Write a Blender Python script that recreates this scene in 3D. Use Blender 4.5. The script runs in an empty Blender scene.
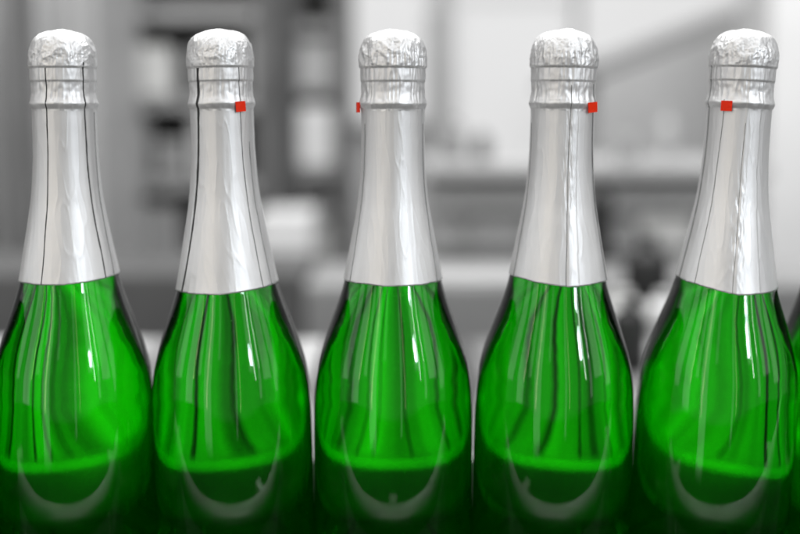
import bpy, bmesh, math, random
from mathutils import Vector, noise, Matrix
R = math.radians
sc = bpy.context.scene
col = sc.collection
random.seed(7)

# ------------------------------------------------------------------ render
sc.view_settings.view_transform = 'Standard'
sc.view_settings.look = 'None'
sc.view_settings.gamma = 1
sc.view_settings.exposure = 0
sc.render.engine = 'CYCLES'
cy = sc.cycles
cy.max_bounces = 24; cy.transmission_bounces = 20; cy.glossy_bounces = 8
cy.diffuse_bounces = 3; cy.transparent_max_bounces = 12
cy.caustics_reflective = False; cy.caustics_refractive = True
cy.blur_glossy = 0.3
cy.sample_clamp_indirect = 6
cy.use_denoising = True

# ------------------------------------------------------------------ world
w = bpy.data.worlds.new('World'); sc.world = w; w.use_nodes = True
bg = w.node_tree.nodes['Background']
bg.inputs['Color'].default_value = (1, 1, 1, 1)
bg.inputs['Strength'].default_value = 0.22

# ------------------------------------------------------------------ camera
CH, CD, FPX, PITCH = 0.252, 0.651, 1200.0, R(7)
CX = 0.0038
cam = bpy.data.cameras.new('camera'); co = bpy.data.objects.new('camera', cam); col.objects.link(co)
co.location = (CX, -CD, CH); co.rotation_euler = (R(90) - PITCH, 0, 0)
cam.sensor_width = 36; cam.lens = 54; cam.clip_start = 0.01; cam.clip_end = 60
cam.dof.use_dof = True
cam.dof.focus_distance = CD * math.cos(PITCH) - 0.028
cam.dof.aperture_fstop = 2.6
cam.dof.aperture_blades = 0
sc.camera = co

def at(px, py, Y):
    """world point at depth Y for a pixel of the 800x534 photograph"""
    d = Vector(((px - 400) / FPX, (267 - py) / FPX, -1))
    d = Matrix.Rotation(R(90) - PITCH, 3, 'X') @ d
    t = (Y + CD) / d.y
    return Vector((CX, -CD, CH)) + d * t

# ------------------------------------------------------------------ materials
def mat(name, base, rough=0.5, metal=0.0, var=0.0, scale=20, bump=0.0, bscale=60, emit=0.0, stretch=(1, 1, 1), coat=0.0):
    m = bpy.data.materials.new(name); m.use_nodes = True
    nt = m.node_tree; N = nt.nodes; L = nt.links
    b = N['Principled BSDF']
    b.inputs['Base Color'].default_value = (*base, 1)
    b.inputs['Roughness'].default_value = rough
    b.inputs['Metallic'].default_value = metal
    b.inputs['Coat Weight'].default_value = coat
    if emit:
        b.inputs['Emission Color'].default_value = (*base, 1)
        b.inputs['Emission Strength'].default_value = emit
    if var or bump:
        tc = N.new('ShaderNodeTexCoord'); mp = N.new('ShaderNodeMapping')
        mp.inputs['Scale'].default_value = stretch
        L.new(tc.outputs['Object'], mp.inputs['Vector'])
    if var:
        n = N.new('ShaderNodeTexNoise'); n.inputs['Scale'].default_value = scale; n.inputs['Detail'].default_value = 5
        L.new(mp.outputs[0], n.inputs['Vector'])
        r = N.new('ShaderNodeValToRGB')
        r.color_ramp.elements[0].position = 0.3; r.color_ramp.elements[1].position = 0.7
        r.color_ramp.elements[0].color = (*[max(0, c * (1 - var)) for c in base], 1)
        r.color_ramp.elements[1].color = (*[min(1, c * (1 + var)) for c in base], 1)
        L.new(n.outputs['Fac'], r.inputs['Fac']); L.new(r.outputs['Color'], b.inputs['Base Color'])
    if bump:
        n2 = N.new('ShaderNodeTexNoise'); n2.inputs['Scale'].default_value = bscale; n2.inputs['Detail'].default_value = 4
        L.new(mp.outputs[0], n2.inputs['Vector'])
        bp = N.new('ShaderNodeBump'); bp.inputs['Strength'].default_value = bump; bp.inputs['Distance'].default_value = 0.001
        L.new(n2.outputs['Fac'], bp.inputs['Height']); L.new(bp.outputs['Normal'], b.inputs['Normal'])
    return m

def glass_mat(name):
    """green glass: clear faces, colour from absorption in the wall; attribute 'wet' marks the faces that touch the wine"""
    m = bpy.data.materials.new(name); m.use_nodes = True
    nt = m.node_tree; N = nt.nodes; L = nt.links
    b = N['Principled BSDF']
    b.inputs['Base Color'].default_value = (1, 1, 1, 1)
    b.inputs['Roughness'].default_value = 0.0
    b.inputs['Transmission Weight'].default_value = 1
    at_ = N.new('ShaderNodeAttribute'); at_.attribute_name = 'wet'
    mr = N.new('ShaderNodeMapRange'); mr.inputs[3].default_value = 1.48; mr.inputs[4].default_value = 1.48 / 1.335
    L.new(at_.outputs['Fac'], mr.inputs[0]); L.new(mr.outputs[0], b.inputs['IOR'])
    tc = N.new('ShaderNodeTexCoord'); mp = N.new('ShaderNodeMapping')
    mp.inputs['Scale'].default_value = (1, 1, 0.22)
    L.new(tc.outputs['Object'], mp.inputs['Vector'])
    n2 = N.new('ShaderNodeTexNoise'); n2.inputs['Scale'].default_value = 40; n2.inputs['Detail'].default_value = 1.0
    L.new(mp.outputs[0], n2.inputs['Vector'])
    bp = N.new('ShaderNodeBump'); bp.inputs['Strength'].default_value = 0.07; bp.inputs['Distance'].default_value = 0.0010
    L.new(n2.outputs['Fac'], bp.inputs['Height']); L.new(bp.outputs['Normal'], b.inputs['Normal'])
    nd = N.new('ShaderNodeTexNoise'); nd.inputs['Scale'].default_value = 620; nd.inputs['Detail'].default_value = 2
    L.new(tc.outputs['Object'], nd.inputs['Vector'])
    rd = N.new('ShaderNodeMapRange'); rd.inputs[1].default_value = 0.71; rd.inputs[2].default_value = 0.80; rd.inputs[3].default_value = 0.0; rd.inputs[4].default_value = 0.35
    L.new(nd.outputs['Fac'], rd.inputs[0]); L.new(rd.outputs[0], b.inputs['Roughness'])
    va = N.new('ShaderNodeVolumeAbsorption')
    va.inputs['Density'].default_value = 900
    va.inputs['Color'].default_value = (1 - 640 / 900, 1 - SIG_G / 900, 0.0, 1)
    L.new(va.outputs[0], N['Material Output'].inputs['Volume'])
    return m

SIG_G = 86
M = {}
M['glass'] = glass_mat('green_bottle_glass')
M['line'] = mat('tear_line_dark', (0.035, 0.035, 0.035), 0.6)
M['tab'] = mat('red_tab', (1.0, 0.030, 0.0), 0.5, bump=0.4, bscale=500)
M['tab'].node_tree.nodes['Principled BSDF'].inputs['Specular IOR Level'].default_value = 0.25
M['belt'] = mat('black_belt', (0.014, 0.014, 0.014), 0.85, var=0.3, scale=60, bump=0.4, bscale=300)
M['belt'].node_tree.nodes['Principled BSDF'].inputs['Specular IOR Level'].default_value = 0.12
M['rail'] = mat('guide_rail_steel', (0.95, 0.91, 0.88), 0.5, 1.0, var=0.08, bump=0.2, bscale=120)
M['steel'] = mat('brushed_steel', (0.43, 0.43, 0.43), 0.45, 0.3, var=0.9, scale=24, bump=0.2, bscale=100, stretch=(1, 0.03, 1))
M['steel_edge'] = mat('polished_edge', (0.55, 0.55, 0.55), 0.35, 0.7, var=0.35, scale=14)
M['dark'] = mat('dark_gap', (0.012, 0.012, 0.012), 0.7)
M['floor'] = mat('hall_floor', (0.10, 0.10, 0.10), 0.6, var=0.2, scale=3)
M['wall'] = mat('hall_wall', (0.42, 0.42, 0.42), 0.8, var=0.08, scale=2)
M['white'] = mat('white_paint', (0.72, 0.72, 0.72), 0.55, var=0.05, scale=5)
M['grey'] = mat('grey_paint', (0.42, 0.42, 0.42), 0.5, var=0.08, scale=5)
M['midgrey'] = mat('mid_grey_paint', (0.27, 0.27, 0.27), 0.5, var=0.12, scale=6)
M['darkgrey'] = mat('dark_grey_paint', (0.11, 0.11, 0.11), 0.5, var=0.2, scale=8)
M['black'] = mat('black_paint', (0.012, 0.012, 0.012), 0.5, var=0.2, scale=8)
M['card'] = mat('pale_cardboard', (0.55, 0.55, 0.54), 0.8, var=0.12, scale=14)
M['pane'] = mat('lit_pane', (0.12, 0.12, 0.12), 0.3, emit=5.4)

def foil_mat():
    m = bpy.data.materials.new('silver_foil'); m.use_nodes = True
    nt = m.node_tree; N = nt.nodes; L = nt.links
    b = N['Principled BSDF']
    b.inputs['Metallic'].default_value = 0.85
    tc = N.new('ShaderNodeTexCoord')
    # fine crinkle + vertical drawing marks
    n1 = N.new('ShaderNodeTexNoise'); n1.inputs['Scale'].default_value = 520; n1.inputs['Detail'].default_value = 3
    L.new(tc.outputs['Object'], n1.inputs['Vector'])
    mp = N.new('ShaderNodeMapping'); mp.inputs['Scale'].default_value = (1, 1, 0.06)
    L.new(tc.outputs['Object'], mp.inputs['Vector'])
    n2 = N.new('ShaderNodeTexNoise'); n2.inputs['Scale'].default_value = 260; n2.inputs['Detail'].default_value = 3
    L.new(mp.outputs[0], n2.inputs['Vector'])
    mx = N.new('ShaderNodeMath'); mx.operation = 'MULTIPLY_ADD'; mx.inputs[1].default_value = 0.35
    L.new(n1.outputs['Fac'], mx.inputs[0]); L.new(n2.outputs['Fac'], mx.inputs[2])
    bp = N.new('ShaderNodeBump'); bp.inputs['Strength'].default_value = 0.35; bp.inputs['Distance'].default_value = 0.0003
    L.new(mx.outputs[0], bp.inputs['Height']); L.new(bp.outputs['Normal'], b.inputs['Normal'])
    r = N.new('ShaderNodeMapRange'); r.inputs[3].default_value = 0.42; r.inputs[4].default_value = 0.55
    L.new(n2.outputs['Fac'], r.inputs[0]); L.new(r.outputs[0], b.inputs['Roughness'])
    c = N.new('ShaderNodeValToRGB'); c.color_ramp.elements[0].color = (0.76, 0.76, 0.76, 1); c.color_ramp.elements[1].color = (0.90, 0.90, 0.90, 1)
    L.new(n2.outputs['Fac'], c.inputs['Fac']); L.new(c.outputs['Color'], b.inputs['Base Color'])
    return m
M['foil'] = foil_mat()

# ------------------------------------------------------------------ helpers
def obj(name, bm, m, parent=None, smooth=True):
    me = bpy.data.meshes.new(name); bm.normal_update(); bm.to_mesh(me); bm.free()
    me.materials.append(m)
    for p in me.polygons: p.use_smooth = smooth
    o = bpy.data.objects.new(name, me); col.objects.link(o)
    if parent: o.parent = parent
    return o
def tag(o, label=None, cat=None, group=None, kind=None):
    if label: o['label'] = label
    if cat: o['category'] = cat
    if group: o['group'] = group
    if kind: o['kind'] = kind
    return o
def empty(name, loc=(0, 0, 0)):
    o = bpy.data.objects.new(name, None); o.empty_display_size = 0.02; col.objects.link(o); o.location = loc
    return o
def box(bm, x0, x1, y0, y1, z0, z1, bev=0.0):
    g = bmesh.ops.create_cube(bm, size=1)['verts']
    for v in g:
        v.co = Vector((x0 + (v.co.x + .5) * (x1 - x0), y0 + (v.co.y + .5) * (y1 - y0), z0 + (v.co.z + .5) * (z1 - z0)))
    if bev:
        ed = list({e for v in g for e in v.link_edges})
        bmesh.ops.bevel(bm, geom=ed, offset=bev, segments=2, profile=0.6, affect='EDGES')
def interp(tab, z):
    """smooth interpolation through (z, r) rows, z rising"""
    n = len(tab)
    if z <= tab[0][0]: return tab[0][1]
    if z >= tab[-1][0]: return tab[-1][1]
    for i in range(n - 1):
        if tab[i][0] <= z <= tab[i + 1][0]: break
    z0, r0 = tab[i]; z1, r1 = tab[i + 1]
    def slope(k):
        if k <= 0 or k >= n - 1: return 0 if k <= 0 else (tab[-1][1] - tab[-2][1]) / (tab[-1][0] - tab[-2][0])
        a = (tab[k][1] - tab[k-1][1]) / (tab[k][0] - tab[k-1][0]); b = (tab[k+1][1] - tab[k][1]) / (tab[k+1][0] - tab[k][0])
        return 0 if a * b <= 0 else 2 * a * b / (a + b)
    h = z1 - z0; t = (z - z0) / h; m0 = slope(i) * h; m1 = slope(i + 1) * h
    return (2*t**3 - 3*t*t + 1) * r0 + (t**3 - 2*t*t + t) * m0 + (-2*t**3 + 3*t*t) * r1 + (t**3 - t*t) * m1

# ------------------------------------------------------------------ bottle shapes (mm)
HOOD = [(150, 30.6), (153.8, 29.9), (164.3, 27.4), (175.9, 25.1), (186.9, 23.0), (197.8, 21.0), (208.7, 19.2), (222.3, 17.8),
        (235.7, 17.1), (246.5, 16.9), (254.5, 16.9), (257.6, 17.0), (258.9, 17.6), (260.6, 18.1), (261.8, 17.75), (264.0, 17.15), (267.0, 16.8), (270.6, 16.85),
        (271.9, 16.9), (272.7, 17.3), (276.5, 17.3), (279.1, 17.3), (279.9, 17.8), (283.7, 17.9), (287.9, 17.6), (291.6, 16.8), (294.8, 15.1), (297.2, 12.3), (299.0, 7.6)]
BODY = [(-19, 44), (63.6, 44.0), (87.6, 43.9), (103.5, 43.3), (115.3, 41.9), (126, 39.4), (134.9, 36.6), (143.8, 33.5), (153.8, 29.9),
        (164.3, 26.7), (175.9, 24.3), (186.9, 22.2), (197.8, 20.2), (208.7, 18.4), (222.3, 17.0), (246, 15.6), (270, 14.6), (285, 14.6)]

def hem(cfg, az):
    a, b, az0, v = cfg['hem']            # base height, tilt, direction of tilt, depth of the corner at az0
    d = (az - az0 + math.pi) % (2 * math.pi) - math.pi
    return a + b * math.sin(az) + v * min(1.0, abs(d) / 1.4) + 0.35 * noise.noise(Vector((math.sin(az) * 3, math.cos(az) * 3, cfg['seed']))) + 0.22 * noise.noise(Vector((math.sin(az) * 14, math.cos(az) * 14, cfg['seed'])))

def hood_r(cfg, az, z):
    """outer radius of the foil in mm at azimuth az and height z"""
    s = cfg['seed']; r = interp(HOOD, z)
    ca, sa = math.cos(az), math.sin(az)
    P = Vector((sa * 18, -ca * 18, z)) 
    # crumpled cap
    top = max(0.0, min(1.0, (z - 279.5) / 5))
    if top:
        q = P * 0.125 + Vector((s, 0, 0))
        rid = 1 - abs(noise.noise(q)) * 2
        rid2 = 1 - abs(noise.noise(q * 2.3 + Vector((5, 3, s)))) * 2
        r += top * (0.62 * rid + 0.24 * rid2 - 0.66) * (1.0 if z < 292 else max(0.25, (301 - z) / 9))
        r += top * 0.075 * (1 - abs(noise.noise(q * 5.5)) * 5)
        fold = 1 - abs(noise.noise(Vector((sa * 7.5, ca * 7.5, z * 0.05 + s)))) * 2.4
        r += 0.42 * cfg.get('pleat', 1) ** 2 * fold * max(0, 1 - abs(z - 284.5) / 7.5)
    # pleats under the cap
    if 257 < z < 281:
        f = 1 - abs(noise.noise(Vector((sa * 8 + s, ca * 8, z * 0.07)))) * 2.2
        k = 0.24 if z > 272.3 else (0.30 if z > 262 else 0.12)
        r += k * (f - 0.45) * cfg.get('pleat', 1)
        r += 0.22 * noise.noise(P * 0.35 + Vector((0, s, 0))) * (1 if z < 272 else 0.4)
    # waviness of the pressed neck
    if z < 262:
        k = min(1, (262 - z) / 10)
        r += k * 0.10 * noise.noise(Vector((sa * 2.6 + s, ca * 2.6, z * 0.012)))
        r += k * 0.07 * noise.noise(Vector((sa * 9, ca * 9 + s, z * 0.02)))
        q = Vector((sa * 5 + z * 0.02, ca * 5, z * 0.035 + s))
        r += k * 0.10 * max(0, 1 - abs(noise.noise(q)) * 9)
    # overlap of the foil sheet
    sm = cfg.get('seam')
    if sm:
        a0 = sm[0] + R(1.6) * noise.noise(Vector((z * 0.05, s, 1.0))) * sm[2] + sm[3] * (z - 220) / 60
        d = (az - a0 + math.pi) % (2 * math.pi) - math.pi
        if z < 290:
            if 0 < d < sm[1]: r += 0.26
            elif -0.03 < d <= 0: r += 0.26 * (d + 0.03) / 0.03
            wr = math.exp(-(d / 0.16) ** 2) * sm[2]
            band = math.exp(-((z - sm[4]) / 26) ** 2)
            r += 0.5 * wr * band * (1 - abs(noise.noise(Vector((d * 22, (z + d * 60) * 0.12, s)))) * 2.6) * 0.7
    return r

def make_hood(cfg, parent):
    bm = bmesh.new(); NA = 300; zs = []
    z = 0.0
    segs = [(0, 0.10), (0.10, 0.25)]
    rows = []
    NZ1 = 110       # hem -> 256
    for i in range(NZ1 + 1): rows.append(('n', i / NZ1))
    zz = 256.0
    while zz < 299.0:
        zz += 0.42; rows.append(('z', min(zz, 299.0)))
    ring = []
    for kind, v in rows:
        rr = []
        for k in range(NA):
            az = 2 * math.pi * k / NA
            h = hem(cfg, az)
            z = h + (256 - h) * v if kind == 'n' else v
            r = hood_r(cfg, az, z)
            dz = 0
            if z > 290:
                dz = (z - 290) / 9 * (0.7 * noise.noise(Vector((math.sin(az) * r * 0.13, math.cos(az) * r * 0.13, cfg['seed'] * 2))) + 0.3 * noise.noise(Vector((math.sin(az) * r * 0.4, math.cos(az) * r * 0.4, cfg['seed'] * 2))))
            rr.append(bm.verts.new((r * math.sin(az) / 1000, -r * math.cos(az) / 1000, (z + dz) / 1000)))
        ring.append(rr)
    for i in range(len(ring) - 1):
        for k in range(NA):
            bm.faces.new((ring[i][k], ring[i][(k + 1) % NA], ring[i + 1][(k + 1) % NA], ring[i + 1][k]))
    # crown of the cap
    last = ring[-1]
    for f in (0.66, 0.33):
        rr = []
        for k in range(NA):
            c = last[k].co; az = 2 * math.pi * k / NA
            x, y = c.x * f, c.y * f
            rr.append(bm.verts.new((x, y, c.z + (1 - f) * 0.0008 + 0.00025 * noise.noise(Vector((x * 400, y * 400, cfg['seed']))))))
        for k in range(NA):
            bm.faces.new((last[k], last[(k + 1) % NA], rr[(k + 1) % NA], rr[k]))
        last = rr
    t = bm.verts.new((0, 0, sum(v.co.z for v in last) / NA + 0.0002))
    for k in range(NA): bm.faces.new((last[k], last[(k + 1) % NA], t))
    # inner lip: gives the hem the foil's thickness and closes behind
    inner = [bm.verts.new((v.co.x * (1 - 0.0004 / math.hypot(v.co.x, v.co.y)), v.co.y * (1 - 0.0004 / math.hypot(v.co.x, v.co.y)), v.co.z)) for v in ring[0]]
    up = [bm.verts.new((v.co.x * 0.955, v.co.y * 0.955, v.co.z + 0.004)) for v in ring[0]]
    for k in range(NA):
        j = (k + 1) % NA
        bm.faces.new((ring[0][j], ring[0][k], inner[k], inner[j]))
        bm.faces.new((inner[j], inner[k], up[k], up[j]))
    o = obj('foil_hood', bm, M['foil'], parent)
    # tear lines
    for (a0, a1, rad, zt) in cfg['lines']:
        bm = bmesh.new(); prev = None; n = 90
        for i in range(n + 1):
            t = i / n
            az = a0 + (a1 - a0) * t + R(1.2) * noise.noise(Vector((t * 5, cfg['seed'] * 3, a0)))
            h = hem(cfg, az)
            z = zt + (h + 0.2 - zt) * t
            r = hood_r(cfg, az, z) + 0.02
            c = Vector((r * math.sin(az), -r * math.cos(az), z)) / 1000
            nrm = Vector((math.sin(az), -math.cos(az), 0)); tan = Vector((math.cos(az), math.sin(az), 0))
            rd = 1.7 * rad * (0.75 + 0.5 * abs(noise.noise(Vector((t * 9, a0, 2))))) / 1000
            cur = [bm.verts.new(c + tan * rd * math.cos(q) + nrm * 0.00016 * math.sin(q)) for q in (math.pi * j / 4 for j in range(8))]
            if prev:
                for j in range(8): bm.faces.new((prev[j], prev[(j + 1) % 8], cur[(j + 1) % 8], cur[j]))
            prev = cur
        obj('tear_line', bm, M['line'], o)
    if cfg.get('tab') is not None:
        az, tilt, flare = cfg['tab']
        bm = bmesh.new(); n = 6; W, H, T = 6.2, 5.4, 0.35
        fr, bk = [], []
        for i in range(n + 1):
            for jj in range(3):
                u = (i / n - 0.5) * W; vv = (jj / 2 - 0.5) * H
                uu = u * math.cos(tilt) - vv * math.sin(tilt); v2 = u * math.sin(tilt) + vv * math.cos(tilt)
                rad = 18.5 + cfg.get('out', 0) + flare * (u / W + 0.5)
                a = az + uu / rad
                p = Vector((rad * math.sin(a), -rad * math.cos(a), 258.6 + v2)) / 1000
                q = Vector(((rad - T) * math.sin(a), -(rad - T) * math.cos(a), 258.6 + v2)) / 1000
                fr.append(bm.verts.new(p)); bk.append(bm.verts.new(q))
        for i in range(n):
            for jj in range(2):
                a = i * 3 + jj
                bm.faces.new((fr[a], fr[a + 3], fr[a + 4], fr[a + 1])); bm.faces.new((bk[a], bk[a + 1], bk[a + 4], bk[a + 3]))
        for i in range(n):
            a = i * 3; bm.faces.new((fr[a], bk[a], bk[a + 3], fr[a + 3])); a += 2; bm.faces.new((fr[a], fr[a + 3], bk[a + 3], bk[a]))
        for a in (0, 1): bm.faces.new((fr[a], fr[a + 1], bk[a + 1], bk[a]))
        for a in (n * 3, n * 3 + 1): bm.faces.new((fr[a], bk[a], bk[a + 1], fr[a + 1]))
        obj('pull_tab', bm, M['tab'], o, smooth=False)
    return o

def lathe(prof, NA=160):
    """prof: (r, z) mm rows from the bottom centre to the top centre"""
    bm = bmesh.new(); prev = None
    for r, z in prof:
        if r < 0.01: cur = [bm.verts.new((0, 0, z / 1000))]
        else: cur = [bm.verts.new((r * math.sin(2 * math.pi * k / NA) / 1000, -r * math.cos(2 * math.pi * k / NA) / 1000, z / 1000)) for k in range(NA)]
        if prev:
            for k in range(NA):
                j = (k + 1) % NA
                if len(prev) == 1: bm.faces.new((prev[0], cur[j], cur[k]))
                elif len(cur) == 1: bm.faces.new((prev[k], prev[j], cur[0]))
                else: bm.faces.new((prev[k], prev[j], cur[j], cur[k]))
        prev = cur
    return bm

glass_mesh = None
def make_glass(parent):
    """one wall of glass: outer skin and, turned inwards, the skin of the wine-filled hollow"""
    global glass_mesh
    if glass_mesh is None:
        pr = [(0, -3), (8, -4.5), (18, -10), (26, -18), (31, -22.8), (35, -24.8), (39, -24.6), (42.2, -22.4), (43.6, -20)]
        z = -18.0
        while z <= 285: pr.append((interp(BODY, z), z)); z += 2
        pr += [(13.8, 287), (11, 288.2), (0, 288.2)]
        bm = lathe(pr)
        nf = len(bm.faces)
        TH = lambda z: 3.9 if z < 110 else (3.9 + (z - 110) * 0.012 if z < 190 else 4.8)
        pr = [(0, 2), (8, 0.5), (18, -4.5), (27, -12), (33, -16), (37.0, -17), (39.4, -15), (40.1, -12)]
        z = -10.0
        while z <= 268: pr.append((interp(BODY, z) - TH(z), z)); z += 2
        pr += [(interp(BODY, 268) - TH(268) - 0.4, 269.5), (0, 269.5)]
        b2 = lathe(pr)
        bmesh.ops.reverse_faces(b2, faces=b2.faces)
        tmp = bpy.data.meshes.new('tmp'); b2.to_mesh(tmp); b2.free()
        nv = len(bm.verts)
        bm.from_mesh(tmp); bpy.data.meshes.remove(tmp)
        g = obj('glass_body', bm, M['glass'], parent); glass_mesh = g.data
        att = glass_mesh.attributes.new('wet', 'FLOAT', 'POINT')
        for k, d in enumerate(att.data): d.value = 0.0 if k < nv else 1.0
    else:
        g = bpy.data.objects.new('glass_body', glass_mesh); col.objects.link(g); g.parent = parent
    return g

GRP = 'sparkling wine bottles standing in a row'
def bottle(x, y, lean, turn, cfg, label):
    e = empty('wine_bottle', (x, y, 0.0))
    e.rotation_euler = (0, R(lean), 0)
    e.scale = (1, 1, 1)
    e.location.x -= math.sin(R(lean)) * 0.045
    if lean: e.location.z = 0.010 * abs(math.sin(R(lean)))
    make_glass(e)
    for L_ in cfg['lines']: pass
    make_hood(cfg, e)
    tag(e, label, 'bottle', GRP)
    return e

SP = 0.0882
def D(*a): return [R(v) for v in a]
c = [15.2, 7.7, 0, -7.7, -15.4]    # azimuth that faces the camera
cfgs = [
    dict(seed=1.7, hem=(165.5, 1.6, R(15), 1.6), pleat=0.8, seam=None,
         lines=[(R(c[0] - 31), R(c[0] - 33), 0.24, 279.0), (R(c[0] + 36), R(c[0] + 44), 0.30, 282), (R(c[0] + 66), R(c[0] + 60), 0.10, 256)], tab=None),
    dict(seed=4.2, hem=(160.6, 1.2, R(0), 1.8), pleat=0.7, seam=None,
         lines=[(R(c[1] - 42), R(c[1] - 60), 0.55, 279.0), (R(c[1] + 34), R(c[1] + 42), 0.14, 279.0), (R(c[1] + 55), R(c[1] + 58), 0.06, 240)],
         tab=(R(c[1] + 34), R(4), 0)),
    dict(seed=8.9, hem=(164.9, 0.2, R(10), 1.2), pleat=1.3, seam=(R(150), 1.2, 0.3, 0, 200),
         lines=[(R(-62), R(-58), 0.06, 250), (R(70), R(62), 0.07, 250)], tab=(R(-86), 0, -1.5), out=1.3),
    dict(seed=12.3, hem=(164.8, -0.6, R(c[3] + 13), 2.6), pleat=1.3, seam=(R(c[3] + 15), 0.22, 1.0, 0.05, 225),
         lines=[(R(c[3] + 72), R(c[3] + 78), 0.42, 271), (R(c[3] - 72), R(c[3] - 62), 0.10, 250), (R(c[3] + 15), R(c[3] + 10), 0.10, 270)],
         tab=(R(c[3] + 57), R(6), 1.6)),
    dict(seed=17.1, hem=(160.2, -1.3, R(c[4] + 13), 4.2), pleat=1.0, seam=(R(c[4] + 12), 0.5, 1.25, 0.02, 195),
         lines=[(R(c[4] - 68), R(c[4] - 64), 0.28, 280), (R(c[4] - 28), R(c[4] - 36), 0.10, 262), (R(c[4] + 12), R(c[4] + 8), 0.07, 250)],
         tab=(R(c[4] - 22), R(0), 0)),
]
labels = ['leftmost whole green bottle, two thin dark lines down its foil, no red tab',
          'green bottle with thick dark line at left of its foil and red tab at right',
          'middle green bottle, smooth foil neck, sliver of red tab at its left edge',
          'green bottle with a red tab sticking out at the right edge of its wrinkled foil',
          'green bottle leaning right, red tab on the left front of its foil collar']
leans = [-0.1, -1.05, 0.0, 0.80, 2.7]
xo = [0, 0, 0, 0, 0]
for i in range(5):
    bottle((i - 2) * SP + xo[i] / 1000, 0, leans[i], 0, cfgs[i], labels[i])
side = dict(seed=21.0, hem=(161, 0, 0, 1), seam=None, lines=[], tab=None)
bottle(2 * SP + 0.0893, 0.022, -2.6, 0, side, 'green bottle cut off by the right edge of the photo, only its shoulder in view')
side2 = dict(seed=25.0, hem=(161, 0, 0, 1), seam=None, lines=[], tab=None)
bottle(-3 * SP + 0.002, -0.014, 0, 0, side2, 'green bottle cut off by the left edge of the photo, only a sliver in view')

# ------------------------------------------------------------------ conveyor
e = empty('conveyor', (0, 0, 0)); tag(e, 'dark belt conveyor with guide rails that the bottles stand on', 'conveyor')
bm = bmesh.new()
x = -1.5
while x < 1.5:
    box(bm, x, x + 0.0365, -0.105, 0.175, -0.039, -0.025, 0.0012); x += 0.038
obj('belt', bm, M['belt'], e, False)
bm = bmesh.new(); box(bm, -1.5, 1.5, -0.118, 0.190, -0.115, -0.041, 0.003); obj('frame', bm, M['darkgrey'], e, False)
def rail(y, z, r, m):
    bm = bmesh.new()
    prev = None
    for i in range(2):
        xx = -1.5 + 3 * i
        cur = [bm.verts.new((xx, y + r * 1.1 * math.cos(q), z + r * math.sin(q))) for q in (2 * math.pi * j / 24 for j in range(24))]
        if prev:
            for j in range(24): bm.faces.new((prev[j], cur[j], cur[(j + 1) % 24], prev[(j + 1) % 24]))
        else: first = cur
        prev = cur
    bm.faces.new(first); bm.faces.new(list(reversed(prev)))
    o = obj('guide_rail', bm, m, e)
    return o
rail(-0.084, 0.0290, 0.0105, M['rail'])
for k in range(-3, 4):
    bm = bmesh.new(); box(bm, k * 0.36 - 0.01, k * 0.36 + 0.01, -0.124, -0.1185, -0.075, 0.033, 0.001); box(bm, k * 0.36 - 0.008, k * 0.36 + 0.008, -0.1185, -0.092, 0.027, 0.032, 0.0006)
    obj('bracket', bm, M['rail'], e, False)

# ------------------------------------------------------------------ steel table behind
e = empty('steel_table', (0, 0.45, -0.85)); tag(e, 'long pale steel slatted table behind the row of bottles', 'table')
def kid(name, bm, m, par, smooth=False):
    for v in bm.verts: v.co -= par.location
    return obj(name, bm, m, par, smooth)
TW = 0.64
bm = bmesh.new(); x = -TW; rr = random.Random(3)
while x < TW - 0.05:
    wd = rr.choice([0.016, 0.024, 0.035, 0.055]); gp = rr.choice([0.002, 0.003, 0.004, 0.008])
    box(bm, x, x + wd, 0.243, 0.72, -0.012, 0.0, 0.001); x += wd + gp
kid('slatted_top', bm, M['steel'], e)
bm = bmesh.new(); box(bm, -TW, TW, 0.243, 0.72, -0.05, -0.016, 0.002); kid('under_tray', bm, M['dark'], e)
bm = bmesh.new(); box(bm, -TW, TW, 0.217, 0.240, -0.04, 0.004, 0.004); kid('front_edge', bm, M['steel_edge'], e, True)
for xx in (-TW + 0.04, TW - 0.04):
    for yy in (0.29, 0.69):
        bm = bmesh.new(); box(bm, xx - 0.02, xx + 0.02, yy - 0.02, yy + 0.02, -0.85, -0.052, 0.003); kid('leg', bm, M['steel'], e)

# ------------------------------------------------------------------ hall
bm = bmesh.new(); box(bm, -9, 9, -6, 9, -0.95, -0.85); tag(obj('floor', bm, M['floor'], None, False), kind='structure')
bm = bmesh.new(); box(bm, -7, 7, 4.6, 4.75, -0.85, 4.0); tag(obj('back_wall', bm, M['wall'], None, False), kind='structure')

def slab(px0, px1, py0, py1, Y, dep, bev=0.01, bm=None, floor=False):
    """a box of real size whose front face spans these photo pixels at depth Y"""
    a = at(px0, py0, Y); b = at(px1, py1, Y)
    bm = bm or bmesh.new()
    box(bm, a.x, b.x, Y, Y + dep, -0.85 if floor else b.z, a.z, bev)
    return bm

def window(px0, px1, py0, py1, Y, nx, ny, label):
    a = at(px0, py0, Y); b = at(px1, py1, Y)
    e = empty('window', ((a.x + b.x) / 2, Y, b.z)); tag(e, label, 'window', 'bright windows in the back wall')
    bm = bmesh.new(); box(bm, a.x, b.x, Y + 0.03, Y + 0.05, b.z, a.z); kid('pane', bm, M['pane'], e)
    bm = bmesh.new(); t = 0.035
    for i in range(nx + 1):
        xx = a.x + (b.x - a.x) * i / nx; box(bm, xx - t / 2, xx + t / 2, Y - 0.03, Y + 0.027, b.z, a.z, 0.004)
    for i in range(ny + 1):
        zz = b.z + (a.z - b.z) * i / ny; box(bm, a.x + t / 2, b.x - t / 2, Y - 0.024, Y + 0.02, zz - t / 2, zz + t / 2, 0.004)
    kid('frame', bm, M['white'], e)
window(338, 428, -220, 120, 4.5, 1, 2, 'tall bright window behind the middle bottle, left of the dark post')
window(456, 572, -220, 205, 4.5, 1, 2, 'tall bright window right of the dark post, behind the fourth bottle')
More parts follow.
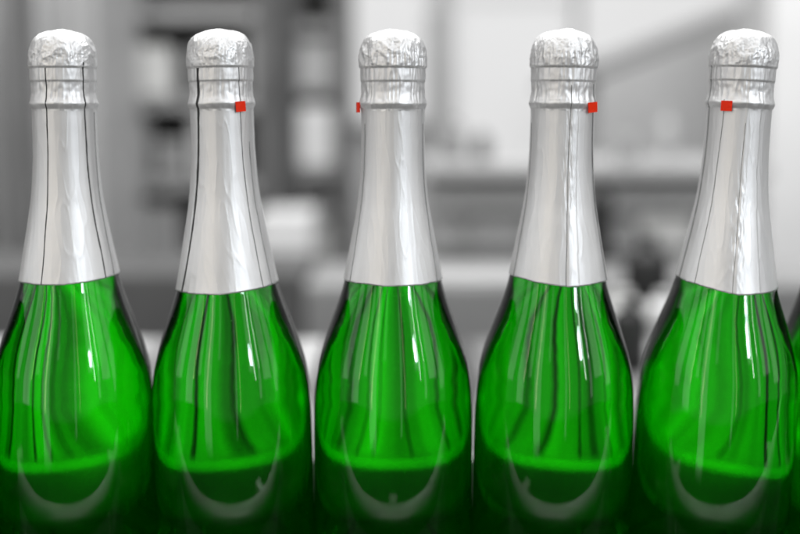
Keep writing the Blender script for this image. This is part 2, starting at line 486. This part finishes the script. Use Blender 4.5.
window(582, 770, -220, 60, 4.5, 1, 1, 'wide bright window above the grey shed roof')
window(790, 960, -220, 300, 4.5, 1, 2, 'bright window at the right edge behind the leaning bottle')

def thing1(name, bm, m, label, cat, group=None, smooth=False):
    return tag(obj(name, bm, m, None, smooth), label, cat, group)

# left side
e = empty('tall_cabinet', (at(60, 0, 1.9).x, 1.9, -0.85)); tag(e, 'blurred tall pale grey cabinet behind the leftmost whole bottle', 'cabinet')
kid('side_panel', slab(26, 94, -60, 0, 1.9, 0.5, 0.008, floor=True), M['grey'], e)
kid('door', slab(31, 58, -50, 420, 1.88, 0.018, 0.004), M['grey'], e); kid('door', slab(61, 89, -50, 420, 1.88, 0.018, 0.004), M['grey'], e)
thing1('steel_post', slab(6, 22, -80, 0, 1.7, 0.08, 0.01, floor=True), M['darkgrey'], 'blurred dark upright post at the far left of the photo', 'post', 'dark upright posts')
thing1('steel_post', slab(-40, -6, -80, 0, 2.2, 0.08, 0.01, floor=True), M['midgrey'], 'blurred grey post at the left photo edge beside the dark post', 'post', 'dark upright posts')
thing1('steel_post', slab(429, 452, 8, 0, 2.4, 0.09, 0.01, floor=True), M['midgrey'], 'blurred dark post between the middle and the fourth bottle', 'post', 'dark upright posts')

def rack(px0, px1, pys, Y, label, back=None):
    a = at(px0, pys[0], Y); b = at(px1, pys[-1], Y)
    e = empty('storage_rack', ((a.x + b.x) / 2, Y, -0.85)); tag(e, label, 'rack', 'storage racks behind the bottles')
    for xx in (a.x, b.x - 0.04):
        bm = bmesh.new(); box(bm, xx, xx + 0.04, Y, Y + 0.4, -0.85, a.z + 0.02, 0.003); kid('upright', bm, M['darkgrey'], e)
    for py in pys:
        z = at(0, py, Y).z
        bm = bmesh.new(); box(bm, a.x + 0.042, b.x - 0.042, Y + 0.01, Y + 0.39, z - 0.03, z, 0.003); kid('shelf', bm, M['midgrey'], e)
    if back:
        bm = bmesh.new(); box(bm, a.x, b.x, Y + 0.402, Y + 0.41, -0.85, a.z, 0); kid('back_panel', bm, back, e)
rack(97, 276, (-120, 8, 98, 180, 262, 330), 2.3, 'blurred dark storage rack behind the gap of the first and second bottle', M['grey'])
rack(280, 350, (-120, 22, 168, 205, 268, 340), 2.5, 'blurred narrow rack behind the gap of the second and middle bottle', M['grey'])

def carton(px0, px1, py0, py1, Y, m, label):
    bm = slab(px0, px1, py0, py1, Y, 0.25, 0.006)
    a = at(px0, py0, Y); b = at(px1, py1, Y)
    mx_ = (a.x + b.x) / 2; box(bm, a.x + 0.004, b.x - 0.004, Y - 0.002, Y + 0.01, (a.z + b.z) / 2 - 0.004, (a.z + b.z) / 2 + 0.004)
    thing1('carton', bm, m, label, 'carton', 'blurred cartons stored behind the bottles')
carton(104, 172, 46, 96, 2.33, M['card'], 'pale carton on the upper rack shelf right of the leftmost cap')
carton(112, 150, 122, 178, 2.33, M['midgrey'], 'grey carton on the rack shelf beside the leftmost bottle neck')
carton(156, 186, 140, 178, 2.33, M['midgrey'], 'small grey carton on the rack shelf left of the second neck')
carton(120, 180, 206, 260, 2.33, M['midgrey'], 'grey carton on the low rack shelf between first and second foil')
carton(246, 272, 20, 96, 2.33, M['midgrey'], 'tall grey carton right of the second bottle cap')
carton(288, 338, 106, 166, 2.53, M['white'], 'bright white carton at cap height between second and middle bottle')
carton(286, 336, 40, 92, 2.53, M['grey'], 'grey carton above the bright white one on the narrow rack')
carton(256, 312, 214, 262, 2.1, M['white'], 'white carton low between second and middle foil')
carton(318, 344, 218, 266, 2.53, M['card'], 'pale carton beside the low white one on the narrow rack')

carton(190, 232, 112, 176, 2.33, M['grey'], 'light grey carton on the rack hidden mostly by the second bottle neck')
carton(98, 118, 150, 178, 2.33, M['card'], 'small pale carton right of the leftmost bottle neck')
carton(140, 158, 300, 328, 2.33, M['grey'], 'little grey carton on the lowest rack shelf between the first two bottles')
carton(300, 326, 178, 203, 2.53, M['darkgrey'], 'small dark carton under the bright white one on the narrow rack')
rq = random.Random(5)
for (lo, hi, top_, bot, Y_) in ((98, 274, 120, 180, 2.31), (98, 274, 206, 262, 2.31), (98, 274, 24, 98, 2.31), (98, 274, 276, 330, 2.31), (282, 346, 214, 268, 2.51)):
    xx = lo
    while xx < hi - 12:
        ww = rq.uniform(9, 22); hh = rq.uniform(0.35, 0.95) * (bot - top_)
        if rq.random() < 0.75 and not any(abs(xx + ww / 2 - u) < ww / 2 + v and top_ < t_ < bot for u, v, t_ in ((138, 36, 60), (131, 20, 150), (171, 17, 150), (211, 23, 150), (108, 12, 160), (150, 32, 230), (259, 15, 60), (149, 11, 310), (331, 15, 240), (284, 30, 240))):
            a_, b_ = at(xx, bot - hh, Y_ + 0.02), at(xx + ww, bot, Y_ + 0.02)
            bm = bmesh.new(); box(bm, a_.x, b_.x, Y_ + 0.02, Y_ + 0.2, b_.z + 0.001, a_.z, 0.006); box(bm, a_.x + 0.004, b_.x - 0.004, Y_ + 0.018, Y_ + 0.03, (a_.z + b_.z) / 2 - 0.004, (a_.z + b_.z) / 2 + 0.004)
            thing1('carton', bm, M[rq.choice(['grey', 'midgrey', 'card', 'darkgrey', 'midgrey'])], 'small blurred storage box, one of many filling the rack shelves', 'carton', 'small boxes filling the rack shelves')
        xx += ww + rq.uniform(1, 6)
# right side: shed
e = empty('grey_shed', (at(680, 200, 3.3).x, 3.3, -0.85)); tag(e, 'blurred grey shed with sloping roof behind the two right bottles', 'shed')
a = at(596, 78, 3.3); b = at(770, 8, 3.3)
bm = bmesh.new()
f0 = [bm.verts.new(v) for v in ((a.x, 3.3, -0.85), (b.x, 3.3, -0.85), (b.x, 3.3, b.z), (a.x, 3.3, a.z))]
f1 = [bm.verts.new(v.co + Vector((0, 0.9, 0))) for v in f0]
bm.faces.new(f0); bm.faces.new(list(reversed(f1)))
for i in range(4): bm.faces.new((f0[(i + 1) % 4], f0[i], f1[i], f1[(i + 1) % 4]))
kid('wall', bm, M['grey'], e)
bm = bmesh.new(); th = 0.03
p = [(a.x - 0.08, a.z - 0.03), (b.x + 0.05, b.z + 0.02), (b.x + 0.05, b.z + 0.02 + th), (a.x - 0.08, a.z - 0.03 + th)]
f0 = [bm.verts.new((q[0], 3.29, q[1] + 0.012)) for q in p]; f1 = [bm.verts.new((q[0], 4.3, q[1] + 0.012)) for q in p]
bm.faces.new(f0); bm.faces.new(list(reversed(f1)))
for i in range(4): bm.faces.new((f0[(i + 1) % 4], f0[i], f1[i], f1[(i + 1) % 4]))
kid('roof', bm, M['midgrey'], e)
thing1('square_pillar', slab(776, 850, -120, 0, 2.6, 0.3, 0.01, floor=True), M['white'], 'blurred white pillar at the right edge beside the leaning bottle', 'pillar')

# workbench with pale top and dark machine row
e = empty('workbench', (at(570, 200, 1.7).x, 1.7, -0.85)); tag(e, 'blurred grey workbench with a pale top behind the right bottles', 'workbench')
kid('bench_top', slab(424, 772, 164, 178, 1.66, 0.5, 0.006), M['grey'], e)
kid('cabinet_front', slab(430, 768, 186, 0, 1.70, 0.4, 0.006, floor=True), M['grey'], e)
kid('drawer_rail', slab(430, 768, 206, 211, 1.672, 0.024, 0.003), M['midgrey'], e)
kid('drawer_rail', slab(430, 768, 244, 250, 1.672, 0.024, 0.003), M['midgrey'], e)
kid('cabinet_door', slab(470, 520, 216, 290, 1.68, 0.018, 0.003), M['midgrey'], e)
kid('cabinet_door', slab(640, 690, 216, 290, 1.68, 0.018, 0.003), M['card'], e)

def can(px, py0, py1, wpx, Y, m, label, name='canister', m2=None):
    a = at(px, py0, Y); b = at(px, py1, Y); r = wpx / 2 / FPX * (Y + CD)
    e = empty(name, (a.x, Y, b.z)); tag(e, label, name, 'blurred canisters on the bench behind the bottles')
    h = (a.z - b.z) * 1000; r *= 1000
    kid2 = lathe([(0, 0), (r * .94, 0), (r, r * .1), (r, h * .72), (r * .86, h * .80), (r * .4, h * .86), (r * .36, h * .9), (0, h * .9)], 32)
    obj('body', kid2, m, e)
    obj('lid', lathe([(0, h * .902), (r * .44, h * .902), (r * .46, h * .92), (r * .46, h * .99), (r * .4, h), (0, h)], 24), m2 or m, e)
can(601, 178, 262, 26, 1.45, M['black'], 'narrow black canister behind the right side of the fourth foil')
can(648, 234, 330, 46, 1.15, M['black'], 'wide black canister between the fourth and the leaning bottle')
can(622, 290, 345, 44, 0.98, M['card'], 'pale canister low between the fourth and the leaning bottle')
can(664, 292, 345, 34, 1.0, M['white'], 'small white canister beside the foil of the leaning bottle')

can(630, 300, 369, 34, 0.55, M['black'], 'black canister added on the steel table to darken the gap between the fourth and leaning bottle')  # added dark body: darkens this gap and streaks the glass around it
can(455, 118, 160, 22, 1.8, M['midgrey'], 'grey canister on the bench right of the middle bottle neck')
can(482, 132, 160, 18, 1.85, M['darkgrey'], 'short dark canister on the bench left of the fourth bottle neck')
can(628, 128, 162, 26, 1.8, M['midgrey'], 'squat grey canister on the bench beside the fourth bottle red tab')
can(668, 112, 162, 16, 1.82, M['grey'], 'slim pale canister on the bench left of the leaning bottle neck')
# low dark machine bench directly behind the table
e = empty('machine_bench', (0, 1.0, -0.85)); tag(e, 'blurred low dark machine bench behind the steel table', 'bench')
kid('cover', slab(-500, 300, 272, 0, 1.25, 0.3, 0.01, floor=True), M['darkgrey'], e)
kid('cover', slab(304, 1300, 284, 0, 1.25, 0.3, 0.01, floor=True), M['midgrey'], e)
kid('top_strip', slab(430, 560, 280, 283, 1.26, 0.2, 0.002), M['grey'], e)

# ------------------------------------------------------------------ added area lights, all out of view
LK = 0.76
def area(name, loc, target, sx, sy, power, colr=(1, 1, 1)):
    l = bpy.data.lights.new(name, 'AREA'); l.shape = 'RECTANGLE'; l.size = sx; l.size_y = sy; l.energy = power; l.color = colr
    o = bpy.data.objects.new(name, l); col.objects.link(o); o.location = loc
    d = Vector(target) - Vector(loc); o.rotation_euler = d.to_track_quat('-Z', 'Y').to_euler()
    return o
fx = [(-3.3, 0.7, 1.5), (-2.2, 0.55, 1.7), (-1.55, 0.22, 1.2), (-1.02, 0.40, 1.5), (-0.45, 0.16, 0.7), (0.42, 0.10, 1.0), (1.35, 0.30, 1.2), (1.85, 0.16, 1.5), (2.5, 0.7, 1.6), (3.4, 0.6, 1.4)]
BOT = [1.7, 2.3, 1.5, 2.7, 1.2, 2.6, 1.35, 2.1, 1.6, 2.0]
for x_, w_, L_ in fx:
    h_ = BOT[fx.index((x_, w_, L_))]
    area('front_fill_panel', (x_, -1.9 + 0.10 * x_ * x_, 2.1 - h_ / 2), (x_ * 0.4, 0, 1.55 - h_ / 2), w_, h_, L_ * LK * math.pi * w_ * h_, (1, 0.99, 0.98) if -1.6 < x_ < -0.9 else (1, 1, 1))  # added panels, not real windows: brighten the foil and streak the glass
area('overhead_fill', (0.0, -1.1, 2.3), (0, 0, 0.1), 3.0, 1.3, 1.45 * math.pi * 3.0 * 1.3)  # added overhead panel that brightens cap tops and foil
area('glint_strip_tall', (1.12, -1.25, 0.95), (0, 0, 0.15), 0.035, 1.2, 18 * math.pi * 0.035 * 1.2)  # added strip for the long highlight on the bottle shoulders
area('glint_strip_thin', (1.32, -1.10, 1.05), (0, 0, 0.15), 0.02, 0.8, 16 * math.pi * 0.02 * 0.8)  # added narrower strip for a second highlight line
area('glint_small_cool', (1.02, -1.32, 0.80), (0, 0, 0.15), 0.13, 0.24, 45 * math.pi * 0.13 * 0.24, (0.80, 0.90, 1.0))  # added source that makes the bluish highlight spot
area('warm_streak_strip', (-1.35, -1.1, 0.80), (0, 0, 0.15), 0.03, 1.0, 5.5 * math.pi * 0.03, (1, 0.82, 0.55))  # added warm strip that gives the glass olive streaks
area('warm_streak_strip', (-0.86, -1.5, 0.60), (0, 0, 0.15), 0.04, 1.5, 6 * math.pi * 0.04 * 1.5, (1, 0.82, 0.55))  # second warm strip added for the olive streaks
area('warm_streak_strip', (0.50, -1.6, 0.60), (0, 0, 0.15), 0.025, 1.5, 4.0 * math.pi * 0.025 * 1.5, (1, 0.82, 0.55))  # third warm strip added for the streaks, right of centre
area('table_fill', (0, 0.7, 1.7), (0, 0.5, 0), 2.6, 0.7, 14.5)  # added light that brightens the table seen through the glass
area('background_fill', (0, 1.1, 2.6), (0, 3.0, 0.0), 4.5, 1.0, 150)  # added light that lifts the blurred background
